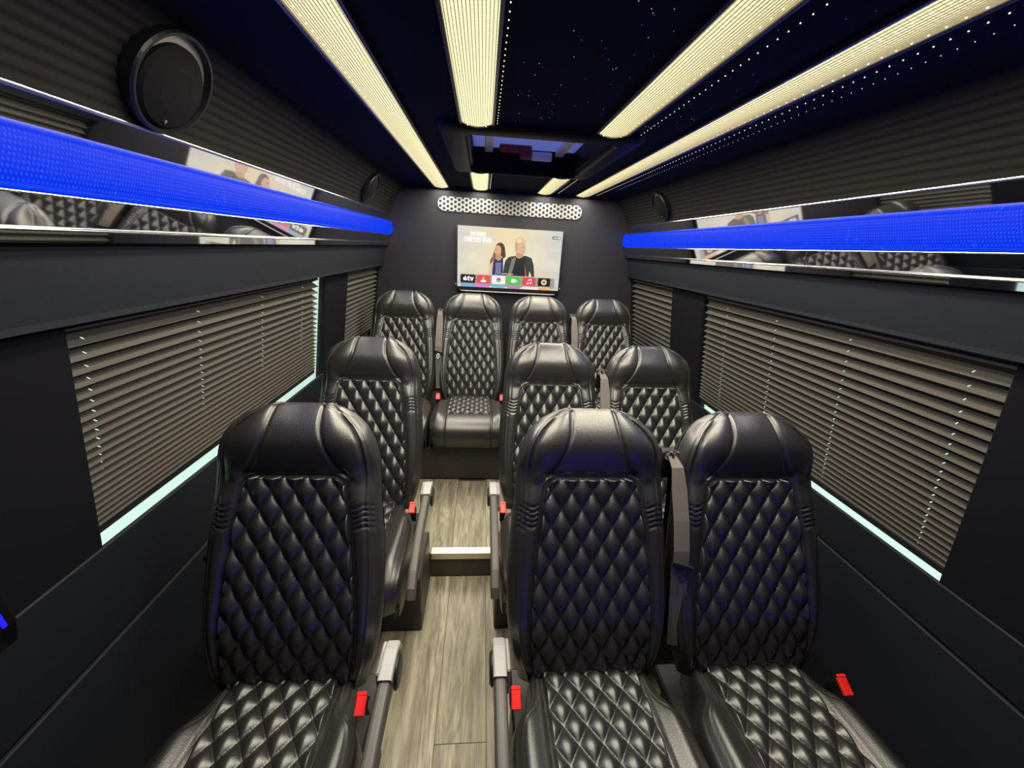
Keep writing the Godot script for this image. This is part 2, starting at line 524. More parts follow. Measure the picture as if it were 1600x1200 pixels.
# ------------------------------------------------------------------ ceiling light strips
func build_ceiling_lights() -> void:
	var runs := [
		[-0.497, LIT, REAR + 0.015, "long glowing light strip on the ceiling nearest the left wall"],
		[-0.226, LIT, -1.515, "broad glowing light strip left of centre, ending at the roof hatch"],
		[-0.226, -2.40, REAR + 0.015, "short glowing light strip between hatch and rear wall, left of centre"],
		[0.226, LIT, -1.515, "broad glowing light strip right of centre, ending at the roof hatch"],
		[0.226, -2.40, REAR + 0.015, "short glowing light strip between hatch and rear wall, right of centre"],
		[0.503, LIT, REAR + 0.015, "long glowing light strip on the ceiling nearest the right wall"]]
	for q in runs:
		var x: float = q[0]
		var zm: float = (q[1] + q[2]) * 0.5
		var ln: float = q[1] - q[2]
		var t := thing("ceiling_light_strip", q[3], "ceiling light", Vector3(x, CEIL, zm), "ceiling light strips")
		var hw := 0.049
		var b := MB.new()
		b.grid(12, 1, func(u, v):
			var a: float = (u - 0.5) * 2.0
			return Vector3(a * hw, -0.003 - 0.009 * (1.0 - a * a), (v - 0.5) * ln), true)
		part("led_diffuser", b.done(), M.strip_glow, t)
		var c := MB.new()
		var n := 15
		for i in n:
			var a := (i + 0.5) / n * 2.0 - 1.0
			c.box(Vector3(a * hw, -0.006 - 0.009 * (1.0 - a * a), 0), Vector3(0.0018, 0.0015, ln))
		for j in int(ln / 0.012):
			var z := -ln * 0.5 + (j + 0.5) * 0.012
			for i in 4:
				var a0 := -1.0 + i * 0.5; var a1 := a0 + 0.5
				var p0 := Vector3(a0 * hw, -0.006 - 0.009 * (1.0 - a0 * a0), z); var p1 := Vector3(a1 * hw, -0.006 - 0.009 * (1.0 - a1 * a1), z)
				var e := Vector3(0, 0, 0.0008)
				c.quad(p0 - e, p1 - e, p1 + e, p0 + e, Vector3.DOWN)
		var cv := part("mesh_cover", c.done(), M.strip_cover, t, "fine ribbed perforated cover")
		cv.set_meta("kind", "stuff")
		part("rail", boxes([[-hw - 0.008, -hw, -0.010, 0.0, -ln * 0.5, ln * 0.5], [hw, hw + 0.008, -0.010, 0.0, -ln * 0.5, ln * 0.5]], 0.001), M.strip_rail, t)
		# rows of single light points that shine beside the cover
		var d := MB.new()
		var zc := ln * 0.5 - 0.02
		var side := 0.066 if x < 0 else 0.098
		while zc > -ln * 0.5 + 0.02:
			if x != -0.497:
				d.lathe([Vector2(0.0, -0.0014), Vector2(0.0013, -0.0006), Vector2(0.0013, 0.0006), Vector2(0.0, 0.0012)], 6, Vector3(side, -0.002, zc), Vector3.DOWN)
			if x > 0.0 and zc > -0.35 * ln and ln > 1.0:
				d.lathe([Vector2(0.0, -0.001), Vector2(0.0007, -0.0004), Vector2(0.0007, 0.0004), Vector2(0.0, 0.001)], 6, Vector3(0.145, -0.0015, zc), Vector3.DOWN)
			for a in [-0.62, 0.60]:
				d.lathe([Vector2(0.0, -0.0014), Vector2(0.0016, -0.0006), Vector2(0.0016, 0.0006), Vector2(0.0, 0.0014)], 6, Vector3(a * hw, -0.0075 - 0.009 * (1.0 - a * a), zc), Vector3.DOWN)
			zc -= 0.027
		var dl := part("led_points", d.done(), M.led_point, t, "rows of tiny light points")
		dl.set_meta("kind", "stuff")
		area_light("strip_light", Vector3(0, -0.022, 0), Vector3.DOWN, Vector3(0, 0, 1), Vector2(ln, 0.098), c8(255, 246, 222), 1.1 * ln, t)
	# fibre-optic stars between the strips
	var st := MB.new()
	var sw := MB.new()
	for i in 150:
		var p := Vector3(rng.randf_range(-0.14, 0.42), CEIL - 0.0008, rng.randf_range(-1.45, -0.3))
		if absf(p.x - 0.226) < 0.075 or p.x < -0.12:
			continue
		var b: MB = st if i % 3 else sw
		b.lathe([Vector2(0.0, 0.001), Vector2(0.0008, 0.0004), Vector2(0.0009, -0.0005)], 6, p, Vector3.DOWN)
	var s := thing("ceiling_star_lights", "scattered tiny blue star lights in the dark ceiling", "star lights")
	s.set_meta("kind", "stuff")
	part("blue_star_lights", st.done(), M.star_point, s).set_meta("kind", "stuff")
	part("white_star_lights", sw.done(), M.star_white, s).set_meta("kind", "stuff")

# ------------------------------------------------------------------ blue side light bars with mirror strips
func build_side_lights() -> void:
	var ln := FRONT - 0.02 - (REAR + 0.003)
	for s in [-1.0, 1.0]:
		var t := thing("side_light_bar", "long blue glowing light bar with mirror strips on the %s wall" % ("left" if s < 0 else "right"), "light bar", Vector3(0, 1.59, REAR + 0.003 + ln * 0.5), "blue side light bars")
		var b := MB.new()
		b.grid(1, 16, func(u, v):
			var a: float = (v - 0.5) * 2.0
			return Vector3(s * (0.878 - 0.030 * pow(1.0 - a * a * a * a, 0.5)), a * 0.0475, (u - 0.5) * ln), s < 0, Vector2(2, 1))
		part("blue_light_tube", b.done(), M.blue_glow, t)
		var e := MB.new()
		e.prism(PackedVector2Array([Vector2(s * 0.850, -0.046), Vector2(s * 0.850, 0.046), Vector2(s * 0.892, 0.046), Vector2(s * 0.892, -0.046)]), -ln * 0.5, -ln * 0.5 + 0.002)
		part("end_cap", e.done(), M.shell_plastic, t)
		var m1 := MB.new()
		m1.prism(PackedVector2Array([Vector2(s * 0.881, 0.046), Vector2(s * 0.871, 0.0915), Vector2(s * 0.892, 0.0915), Vector2(s * 0.892, 0.046)]), -ln * 0.5, ln * 0.5)
		part("upper_mirror", m1.done(), M.mirror, t, "mirror strip above the blue light")
		var m2 := MB.new()
		m2.prism(PackedVector2Array([Vector2(s * 0.866, -0.052), Vector2(s * 0.877, -0.098), Vector2(s * 0.900, -0.098), Vector2(s * 0.900, -0.052)]), -ln * 0.5, ln * 0.5)
		part("lower_mirror", m2.done(), M.mirror, t, "mirror strip below the blue light")
		var m3 := MB.new()
		m3.prism(PackedVector2Array([Vector2(s * 0.882, -0.1035), Vector2(s * 0.8830, -0.121), Vector2(s * 0.905, -0.121), Vector2(s * 0.905, -0.1035)]), -ln * 0.5, ln * 0.5)
		part("base_mirror", m3.done(), M.mirror, t, "narrow mirror strip along the valance")
		for q in [[0.868, 0.0935, 0.0036, 0.0042], [0.862, -0.0500, 0.0048, 0.0024], [0.875, -0.1010, 0.0056, 0.0029]]:
			var c := MB.new()
			var poly := PackedVector2Array()
			for k in 20:
				var a := TAU * k / 20.0
				poly.append(Vector2(s * (q[0] + cos(a) * q[2]), q[1] + sin(a) * q[3]))
			c.prism(poly, -ln * 0.5, ln * 0.5)
			part("chrome_edge", c.done(), M.chrome_edge, t)
		area_light("blue_light", Vector3(s * 0.842, 0, 0), Vector3(-s, 0, 0), Vector3(0, 0, 1), Vector2(ln, 0.09), Color(0.06, 0.12, 1.0), 0.30, t)

# ------------------------------------------------------------------ roof hatch
func rounded_rect(hx: float, hy: float, r: float, seg := 6) -> PackedVector2Array:
	var pts := PackedVector2Array()
	for q in [[1, 1, 0.0], [-1, 1, 0.25], [-1, -1, 0.5], [1, -1, 0.75]]:
		for i in seg + 1:
			var a: float = TAU * (q[2] + 0.25 * i / seg)
			pts.append(Vector2(q[0] * (hx - r) + cos(a) * r, q[1] * (hy - r) + sin(a) * r))
	return pts

func ring_mesh(outer: PackedVector2Array, inner: PackedVector2Array, prof: Array) -> ArrayMesh:
	# prof: [share from outer to inner, height]; the ring lies in x, z
	var b := MB.new()
	var n := outer.size()
	b.grid(n, prof.size() - 1, func(u, v):
		var i := int(round(u * n)) % n
		var q: Array = prof[int(round(v * (prof.size() - 1)))]
		var p := outer[i].lerp(inner[i], q[0])
		return Vector3(p.x, q[1], p.y))
	return b.done()

func build_hatch() -> void:
	var zm := (HZ0 + HZ1) * 0.5
	var t := thing("roof_hatch", "dark framed roof hatch with violet lid in the ceiling", "roof hatch", Vector3(0, CEIL, zm))
	var hz := (HZ0 - HZ1) * 0.5
	var o := rounded_rect(0.36, hz + 0.07, 0.05)
	var i := rounded_rect(HX - 0.004, hz - 0.004, 0.04)
	part("hatch_frame", ring_mesh(o, i, [[0.0, 0.0], [0.03, -0.008], [0.12, -0.016], [0.45, -0.020], [0.85, -0.024], [0.97, -0.020], [1.0, 0.0], [1.0, 0.085]]), M.hatch_frame, t)
	part("upstand", boxes([[-HX, -HX + 0.012, 0.0, 0.10, -hz, hz], [HX - 0.012, HX, 0.0, 0.10, -hz, hz], [-HX, HX, 0.0, 0.10, -hz, -hz + 0.012], [-HX, HX, 0.0, 0.10, hz - 0.012, hz]]), M.hatch_frame, t)
	part("lid", boxes([[-HX - 0.03, HX + 0.03, 0.092, 0.097, -hz - 0.03, hz + 0.03]]), M.hatch_lid, t, "translucent violet lid")
	var h := part("release_bracket", boxes([[-0.13, 0.03, 0.060, 0.092, -0.30, -0.25], [-0.03, 0.03, 0.035, 0.075, -0.29, -0.24]], 0.006), M.hatch_red, t, "dark red release bracket")
	var b := MB.new()
	b.lathe([Vector2(0.0, 0.0), Vector2(0.017, 0.0), Vector2(0.02, 0.004), Vector2(0.02, 0.096), Vector2(0.017, 0.1), Vector2(0.0, 0.1)], 18, Vector3(0.03, 0.05, -0.265), Vector3.RIGHT)
	part("handle", b.done(), M.hatch_white, h, "white handle tube")
	part("cross_brace", boxes([[-HX, HX, 0.078, 0.092, -0.06, -0.03], [-0.20, -0.16, 0.07, 0.092, -hz, hz], [0.16, 0.20, 0.07, 0.092, -hz, hz]], 0.003), M.hatch_white, t)

# ------------------------------------------------------------------ television
func fill_poly(im: Image, pts: Array, col: Color) -> void:
	var pp := PackedVector2Array(pts)
	var lo := pp[0]; var hi := pp[0]
	for q in pp:
		lo = lo.min(q); hi = hi.max(q)
	for y in range(maxi(0, int(lo.y)), mini(im.get_height() - 1, int(hi.y) + 1)):
		for x in range(maxi(0, int(lo.x)), mini(im.get_width() - 1, int(hi.x) + 1)):
			if Geometry2D.is_point_in_polygon(Vector2(x + 0.5, y + 0.5), pp):
				im.set_pixel(x, y, col)

func fill_oval(im: Image, c: Vector2, r: Vector2, col: Color) -> void:
	for y in range(maxi(0, int(c.y - r.y)), mini(im.get_height() - 1, int(c.y + r.y) + 1)):
		for x in range(maxi(0, int(c.x - r.x)), mini(im.get_width() - 1, int(c.x + r.x) + 1)):
			var d := (Vector2(x + 0.5, y + 0.5) - c) / r
			if d.length_squared() < 1.0:
				im.set_pixel(x, y, col)

func fill_round(im: Image, x0: float, y0: float, x1: float, y1: float, r: float, col: Color) -> void:
	var pts := []
	for p in rounded_rect((x1 - x0) * 0.5, (y1 - y0) * 0.5, r):
		pts.append(p + Vector2((x0 + x1) * 0.5, (y0 + y1) * 0.5))
	fill_poly(im, pts, col)

func screen_picture() -> Image:
	var W := 960; var H := 540
	var im := Image.create(W, H, false, Image.FORMAT_RGB8)
	var nz := FastNoiseLite.new()
	nz.seed = 5; nz.frequency = 0.004; nz.fractal_octaves = 4
	for y in H:
		for x in W:
			var k := nz.get_noise_2d(x, y * 1.6)
			var e := clampf(absf(x / float(W) - 0.48) * 1.9 + 0.25 * k, 0.0, 1.0)
			var c := c8(246, 224, 178).lerp(c8(206, 208, 204), e)
			c = c.lerp(c8(255, 246, 214), clampf(0.45 - absf(y / float(H) - 0.55) + 0.4 * k, 0, 1))
			im.set_pixel(x, y, c)
	# figure with long dark hair in a striped top
	var skin := c8(226, 176, 140)
	fill_poly(im, [Vector2(284, 420), Vector2(296, 330), Vector2(318, 300), Vector2(400, 300), Vector2(436, 330), Vector2(440, 420)], c8(222, 200, 170))
	fill_poly(im, [Vector2(322, 420), Vector2(330, 300), Vector2(352, 250), Vector2(420, 262), Vector2(424, 420)], c8(44, 42, 104))
	for i in 9:
		fill_poly(im, [Vector2(352, 312 + i * 12), Vector2(404, 308 + i * 12), Vector2(404, 313 + i * 12), Vector2(352, 317 + i * 12)], c8(176, 186, 214))
	fill_oval(im, Vector2(388, 190), Vector2(46, 62), c8(74, 48, 34))
	fill_poly(im, [Vector2(398, 160), Vector2(434, 190), Vector2(444, 250), Vector2(420, 268), Vector2(398, 240)], c8(74, 48, 34))
	fill_poly(im, [Vector2(330, 210), Vector2(352, 222), Vector2(352, 268), Vector2(300, 330), Vector2(298, 290), Vector2(322, 250)], c8(150, 104, 66))
	fill_oval(im, Vector2(368, 198), Vector2(32, 46), skin)
	fill_poly(im, [Vector2(352, 232), Vector2(398, 226), Vector2(402, 276), Vector2(372, 292), Vector2(350, 270)], c8(206, 152, 116))
	fill_poly(im, [Vector2(338, 196), Vector2(326, 210), Vector2(340, 214)], skin)
	fill_oval(im, Vector2(352, 192), Vector2(7, 3), c8(80, 50, 40))
	fill_poly(im, [Vector2(338, 226), Vector2(356, 224), Vector2(356, 229), Vector2(340, 230)], c8(170, 84, 74))
	# figure with short fair hair in a dark jacket
	fill_poly(im, [Vector2(420, 420), Vector2(440, 290), Vector2(470, 252), Vector2(540, 236), Vector2(630, 232), Vector2(684, 250), Vector2(708, 310), Vector2(722, 420)], c8(46, 60, 54))
	fill_poly(im, [Vector2(508, 420), Vector2(540, 250), Vector2(600, 236), Vector2(628, 250), Vector2(640, 420)], c8(18, 28, 38))
	fill_poly(im, [Vector2(468, 420), Vector2(500, 270), Vector2(530, 246), Vector2(540, 262), Vector2(500, 420)], c8(126, 128, 104))
	fill_poly(im, [Vector2(620, 300), Vector2(650, 420), Vector2(634, 420)], c8(206, 100, 84))
	fill_poly(im, [Vector2(668, 420), Vector2(672, 370), Vector2(690, 400), Vector2(692, 420)], c8(246, 226, 196))
	fill_poly(im, [Vector2(536, 210), Vector2(604, 204), Vector2(606, 244), Vector2(566, 262), Vector2(536, 246)], c8(206, 156, 122))
	fill_oval(im, Vector2(572, 118), Vector2(50, 48), c8(232, 200, 146))
	fill_poly(im, [Vector2(524, 112), Vector2(548, 124), Vector2(548, 220), Vector2(528, 190)], c8(206, 170, 118))
	fill_oval(im, Vector2(584, 164), Vector2(38, 54), c8(228, 182, 150))
	fill_poly(im, [Vector2(618, 156), Vector2(632, 176), Vector2(616, 182)], c8(228, 182, 150))
	fill_oval(im, Vector2(604, 156), Vector2(8, 3), c8(90, 62, 52))
	fill_poly(im, [Vector2(598, 196), Vector2(618, 194), Vector2(618, 199), Vector2(600, 201)], c8(176, 92, 84))
	fill_oval(im, Vector2(560, 104), Vector2(26, 18), c8(246, 222, 176))
	# profile pill, top right
	fill_round(im, 862, 46, 940, 74, 13, c8(120, 122, 124))
	fill_round(im, 874, 56, 916, 64, 3, c8(226, 226, 226))
	fill_oval(im, Vector2(926, 60), Vector2(8, 9), c8(250, 250, 250))
	fill_round(im, 408, 402, 524, 408, 2, c8(236, 232, 222))
	# row of tiles
	fill_round(im, 26, 424, 920, 524, 20, c8(170, 162, 152))
	for q in [[30, 168, 20, 20, 22], [182, 306, 236, 84, 80], [322, 450, 252, 252, 250], [468, 594, 80, 208, 70], [612, 738, 232, 74, 90], [760, 878, 16, 16, 18]]:
		fill_round(im, q[0], 428, q[1], 504, 12, c8(q[2], q[3], q[4]))
	var wh := c8(252, 252, 252)
	# apple mark
	fill_oval(im, Vector2(66, 468), Vector2(13, 16), wh)
	fill_oval(im, Vector2(80, 468), Vector2(13, 16), wh)
	fill_oval(im, Vector2(96, 464), Vector2(8, 9), c8(20, 20, 22))
	fill_oval(im, Vector2(76, 446), Vector2(4, 8), wh)
	# joystick
	fill_oval(im, Vector2(244, 482), Vector2(28, 12), wh)
	fill_round(im, 240, 452, 248, 480, 3, wh)
	fill_oval(im, Vector2(244, 450), Vector2(8, 7), c8(255, 190, 180))
	# petals
	for i in 8:
		var a := TAU * i / 8.0
		fill_oval(im, Vector2(386, 466) + Vector2(cos(a), sin(a)) * 13, Vector2(9, 9), Color.from_hsv(i / 8.0, 0.75, 0.85))
	# video camera
	fill_round(im, 504, 450, 546, 484, 7, wh)
	fill_poly(im, [Vector2(548, 466), Vector2(562, 452), Vector2(562, 482)], wh)
	# music note
	fill_oval(im, Vector2(662, 486), Vector2(9, 7), wh)
	fill_oval(im, Vector2(690, 482), Vector2(9, 7), wh)
	fill_poly(im, [Vector2(667, 448), Vector2(699, 440), Vector2(699, 450), Vector2(667, 458)], wh)
	fill_poly(im, [Vector2(667, 448), Vector2(671, 448), Vector2(671, 486), Vector2(667, 486)], wh)
	fill_poly(im, [Vector2(695, 444), Vector2(699, 444), Vector2(699, 482), Vector2(695, 482)], wh)
	# rings
	fill_oval(im, Vector2(819, 466), Vector2(29, 29), c8(236, 96, 70))
	fill_oval(im, Vector2(819, 466), Vector2(25, 25), c8(240, 230, 190))
	fill_oval(im, Vector2(819, 466), Vector2(16, 16), c8(110, 214, 110))
	fill_oval(im, Vector2(819, 466), Vector2(6, 6), c8(24, 40, 30))
	# tops of the next row
	fill_round(im, 34, 514, 306, 560, 10, c8(226, 130, 220))
	fill_poly(im, [Vector2(36, 516), Vector2(168, 516), Vector2(168, 539), Vector2(36, 539)], c8(120, 178, 226))
	fill_round(im, 322, 514, 450, 560, 10, c8(110, 206, 214))
	fill_round(im, 468, 514, 594, 560, 10, c8(216, 122, 220))
	fill_round(im, 612, 514, 880, 560, 10, c8(250, 236, 232))
	fill_poly(im, [Vector2(770, 520), Vector2(878, 520), Vector2(878, 539), Vector2(770, 539)], c8(250, 176, 84))
	return im

func build_screen() -> void:
	var zf := REAR + 0.045
	var hw := 0.392; var y0 := 1.178; var y1 := 1.636
	var t := thing("television", "wall-mounted flat television showing a start screen on the rear wall", "television", Vector3(0, (y0 + y1) * 0.5, REAR))
	t.rotation.z = -0.004
	var hh := (y1 - y0) * 0.5
	var b := MB.new()
	b.prism(rounded_rect(hw, hh, 0.022), 0.0, 0.040)
	part("housing", b.done(), M.tv_bezel, t)
	var rim := MB.new()
	var path := []
	for k in 21:                                   # bright edge round the lower corners
		var u := k / 20.0
		var x := lerpf(-hw - 0.004, hw + 0.004, u)
		var e := maxf(0.0, absf(x) - (hw - 0.05)) / 0.054
		path.append(Vector3(x, -hh - 0.004 + 0.05 * (1.0 - sqrt(maxf(0.0, 1.0 - e * e))), 0.034))
	rim.sweep(path, Vector3(0, 0, 1), PackedVector2Array([Vector2(-0.005, -0.004), Vector2(0.005, -0.004), Vector2(0.005, 0.004), Vector2(-0.005, 0.004)]))
	part("lower_rim", rim.done(), M.tv_edge, t, "bright metal rim")
	var im := screen_picture()
	var sm := glow("tv_screen_picture", Color.WHITE, 0.92)
	sm.emission_operator = BaseMaterial3D.EMISSION_OP_MULTIPLY
	sm.emission_texture = ImageTexture.create_from_image(im)
	sm.roughness = 0.3
	var sx := hw - 0.009; var top := hh - 0.007; var bot := -hh + 0.026
	var q := MB.new()
	q.quad(Vector3(-sx, top, 0.0405), Vector3(sx, top, 0.0405), Vector3(sx, bot, 0.0405), Vector3(-sx, bot, 0.0405), Vector3(0, 0, 1))
	var scr := part("screen", q.done(), sm, t, "lit screen with two figures and a row of tiles")
	var font := SystemFont.new()
	font.font_names = PackedStringArray(["Droid Sans"])
	font.font_weight = 700
	var ink := glow("tv_screen_text", c8(250, 248, 240), 0.95)
	for w in [["DOWN", 0.045, 0.165, 0.036, 1.0], ["CEMETERY ROAD", 0.045, 0.165, 0.036, 0.0], ["tv", 0.0, 0.0, 0.05, 2.0]]:
		var tm := TextMesh.new()
		tm.text = w[0]
		tm.font = font
		tm.font_size = 32
		tm.pixel_size = w[3] / 32.0
		tm.depth = 0.0005
		for k in 3:                               # heavy letters: three strokes side by side
			var o := part("screen_text", tm, ink, scr)
			var off := (k - 1) * 0.0016
			if w[4] == 1.0:
				o.position = Vector3(-sx + 0.145 + off, top - 0.052, 0.0412 + k * 0.0001); o.scale = Vector3(1.0, 1.3, 1)
			elif w[4] == 0.0:
				o.position = Vector3(-sx + 0.145 + off, top - 0.090, 0.0412 + k * 0.0001); o.scale = Vector3(0.70, 1.3, 1)
			else:
				o.position = Vector3(-sx + 0.098 + off, lerpf(top, bot, 468.0 / 540.0) + 0.004, 0.0412 + k * 0.0001)
	area_light("screen_light", Vector3(0, 0, 0.05), Vector3(0, 0, 1), Vector3(1, 0, 0), Vector2(sx * 2, hh * 1.8), c8(255, 240, 214), 0.025, t)

# ------------------------------------------------------------------ perforated air grille
func build_grille() -> void:
	var t := thing("air_grille", "long perforated pale air grille above the television", "air grille", Vector3(-0.006, 1.766, REAR))
	t.rotation.z = -0.006
	var hw := 0.520; var hh := 0.047
	var shape := rounded_rect(hw, hh, hh - 0.0005, 8)
	var b := MB.new()
	b.prism(rounded_rect(hw + 0.004, hh + 0.004, hh + 0.003, 8), 0.0, 0.004)
	part("recess", b.done(), M.black, t)
	var pitch := 0.0305
	var rad := 0.0108
	var z := 0.010
	var c := MB.new()
	for row in range(-21, 22):
		for col in range(-3, 4):
			var o := Vector2(row * pitch * 0.866, col * pitch + (pitch * 0.5 if row % 2 else 0.0))
			if absf(o.x) > hw + pitch or absf(o.y) > hh + pitch:
				continue
			var hole := PackedVector2Array()
			for k in 14:
				hole.append(o + Vector2.from_angle(TAU * (k + 0.5) / 14.0) * rad)
			for half in 2:
				var cell := PackedVector2Array()
				for k in 4:
					cell.append(o + Vector2.from_angle(TAU * (k / 6.0 + half * 0.5) + PI / 3.0) * pitch * 0.5775)
				for q in Geometry2D.intersect_polygons(cell, shape):
					for g in Geometry2D.clip_polygons(q, hole):
						var tr := Geometry2D.triangulate_polygon(g)
						for i in range(0, tr.size(), 3):
							c.tri(Vector3(g[tr[i]].x, g[tr[i]].y, z), Vector3(g[tr[i + 1]].x, g[tr[i + 1]].y, z), Vector3(g[tr[i + 2]].x, g[tr[i + 2]].y, z), Vector3(0, 0, 1))
						for i in g.size():     # rim of the holes and of the plate
							var a := g[i]; var d := g[(i + 1) % g.size()]
							var m := (a + d) * 0.5
							if absf(m.distance_to(o) - rad) < 0.0012 or not Geometry2D.is_point_in_polygon(m + (m - o).normalized() * 0.0008, shape):
								c.quad(Vector3(a.x, a.y, z), Vector3(d.x, d.y, z), Vector3(d.x, d.y, z - 0.005), Vector3(a.x, a.y, z - 0.005), Vector3((o - m).x, (o - m).y, 0).normalized())
	part("perforated_plate", c.done(), M.grille_plate, t)

# ------------------------------------------------------------------ loudspeakers on the coves
func build_speakers() -> void:
	var list := [[-1.0, -0.965, 0.098, "large round black loudspeaker on the near left cove"], [-1.0, -2.42, 0.082, "round black loudspeaker on the left cove near the rear wall"], [1.0, -2.40, 0.082, "round black loudspeaker on the right cove near the rear wall"]]
	for q in list:
		var s: float = q[0]
		var nrm := Vector3(-s * 0.857, -0.516, 0)
		var t := thing("wall_loudspeaker", q[3], "loudspeaker", Vector3(s * 0.818, 1.772, q[1]) - nrm * 0.002, "cove loudspeakers")
		var r: float = q[2]
		var dn := Vector3(s * 0.516, -0.857, 0)
		var b := MB.new()
		b.lathe([Vector2(r, -0.012), Vector2(r, 0.014), Vector2(r - 0.003, 0.018), Vector2(r - 0.008, 0.018), Vector2(r - 0.011, 0.002)], 44, Vector3.ZERO, nrm)
		part("rim", b.done(), M.speaker_rim, t)
		var bp := MB.new()
		bp.lathe([Vector2(r - 0.010, 0.004), Vector2(0.0, 0.004)], 44, Vector3.ZERO, nrm)
		part("back_plate", bp.done(), M.speaker_plate, t, "pale metal plate showing as a crescent")
		var g := MB.new()
		var gr := r * 0.80
		g.lathe([Vector2(gr, 0.003), Vector2(gr, 0.012), Vector2(gr * 0.92, 0.017), Vector2(gr * 0.5, 0.022), Vector2(0.0, 0.024)], 44, dn * (r * 0.085), nrm)
		part("grille", g.done(), M.speaker_grille, t)
		var d := MB.new()
		d.lathe([Vector2(0.004, 0.0), Vector2(0.004, 0.003), Vector2(0.0, 0.004)], 10, nrm * 0.017 + dn * (r * 0.72), nrm)
		part("badge", d.done(), M.steel, t)

# ------------------------------------------------------------------ pleated blinds
func build_blinds() -> void:
	for s in [-1.0, 1.0]:
		var bottom: float = 0.846 if s < 0 else 0.733
		var side := "left" if s < 0 else "right"
		for wz in [[-0.765 if s < 0 else -0.728, -1.955 if s < 0 else -1.985, 4, "long pleated blind over the big %s window" % side], [-2.375, -3.055, 0, "short pleated blind over the small rear %s window" % side]]:
			var z0: float = wz[0]; var z1: float = wz[1]
			var t := thing("pleated_blind", wz[3], "blind", Vector3(s * 0.974, 1.33, (z0 + z1) * 0.5), "pleated window blinds")
			var hl := (z0 - z1) * 0.5
			var total: float = (1.33 - bottom) / cos(LEAN)
			t.rotation.z = LEAN * s
			var holes := []
			for k in int(wz[2]):
				holes.append((-0.815 - 0.334 * k) - (z0 + z1) * 0.5)
			var n := 22 if holes.size() else 17
			var tight := 0.40 if holes.size() else 0.62
			var sum := 0.0
			for k in n:
				sum += lerpf(1.0, tight, sqrt(k / float(n - 1)))
			var y := 0.0
			part("head_rail", boxes([[-0.012, 0.012, -0.012, 0.006, -hl, hl]], 0.002), M.window_frame, t)
			for k in n:
				var dy := lerpf(1.0, tight, sqrt(k / float(n - 1))) / sum * (total - 0.024)
				var b := MB.new()
				pleat_face(b, Vector2(s * 0.016, y), Vector2(-s * 0.016, y - dy * 0.5), hl, holes, s)
				pleat_face(b, Vector2(-s * 0.016, y - dy * 0.5), Vector2(s * 0.016, y - dy), hl, [], s)
				part("pleat", b.done(), M.blind_fabric, t)
				y -= dy
			part("bottom_rail", boxes([[-0.009, 0.009, y - 0.022, y, -hl, hl]], 0.002), M.window_frame, t)

func pleat_face(b: MB, p0: Vector2, p1: Vector2, hl: float, holes: Array, s: float) -> void:
	var d := p1 - p0
	var nn := Vector3(d.y, -d.x, 0).normalized()
	if nn.x * s > 0.0:
		nn = -nn
	var at := func(t: float, z: float) -> Vector3: return Vector3(p0.x + d.x * t, p0.y + d.y * t, z)
	var z := hl
	var r := 0.0016
	for h in holes + [null]:
		var e: float = -hl if h == null else h + r
		b.quad(at.call(0.0, z), at.call(1.0, z), at.call(1.0, e), at.call(0.0, e), nn)
		if h == null:
			break
		b.quad(at.call(0.0, h + r), at.call(0.42, h + r), at.call(0.42, h - r), at.call(0.0, h - r), nn)
		b.quad(at.call(0.62, h + r), at.call(1.0, h + r), at.call(1.0, h - r), at.call(0.62, h - r), nn)
		z = h - r

# ------------------------------------------------------------------ seats
const BACK_W := [[-0.03, 0.190], [0.05, 0.211], [0.14, 0.2245], [0.26, 0.2275], [0.38, 0.222], [0.44, 0.215], [0.52, 0.211], [0.58, 0.206], [0.625, 0.194], [0.66, 0.174], [0.69, 0.142], [0.71, 0.105], [0.72, 0.075]]
const BACK_T := [[-0.03, 0.040], [0.04, 0.052], [0.15, 0.058], [0.28, 0.050], [0.42, 0.042], [0.50, 0.040], [0.545, 0.044], [0.59, 0.062], [0.63, 0.070], [0.72, 0.066]]
const PANEL_W := [[-0.03, 0.150], [0.05, 0.163], [0.15, 0.168], [0.28, 0.160], [0.40, 0.146], [0.53, 0.128]]
const PANEL_TOP := 0.532

func back_point(x: float, s: float, t: float) -> Vector3:
	return Vector3(x, 0.400 + s * cos(RECLINE) + t * sin(RECLINE), -0.030 - s * sin(RECLINE) + t * cos(RECLINE))

func panel_half(s: float) -> float:
	var h := interp(PANEL_W, s)
	var r := 0.034
	var e := s - (PANEL_TOP - r)
	if e > 0.0:
		h -= r - sqrt(maxf(0.0, r * r - e * e))
	return h

func groove(d: float, width: float, deep: float) -> float:
	return -deep * exp(-(d * d) / (width * width))

func back_front(x: float, s: float) -> float:
	var w := interp(BACK_W, s)
	var u := clampf(absf(x) / w, 0.0, 1.0)
	var t := interp(BACK_T, s)
	if s > 0.60:
		var k := (s - 0.60) / 0.1201
		t *= sqrt(maxf(0.0, 1.0 - k * k))
	t *= sqrt(maxf(0.0, 1.0 - pow(u, 5.0)))
	# side bolsters swell forward beside the quilted panel
	var hp := interp(PANEL_W, clampf(s, -0.03, 0.53))
	var mid := (hp + w) * 0.5 + 0.002
	var bw := maxf(0.012, (w - hp) * 0.55)
	var along := smoothstep(-0.04, 0.05, s) * (1.0 - smoothstep(0.44, 0.56, s))
	t += 0.026 * exp(-pow((absf(x) - mid) / bw, 2.0)) * along * sqrt(maxf(0.0, 1.0 - pow(u, 6.0)))
	# side of the headrest curls round too
	t += 0.008 * exp(-pow((absf(x) - 0.175) / 0.03, 2.0)) * smoothstep(0.50, 0.58, s) * (1.0 - smoothstep(0.64, 0.70, s))
	return t

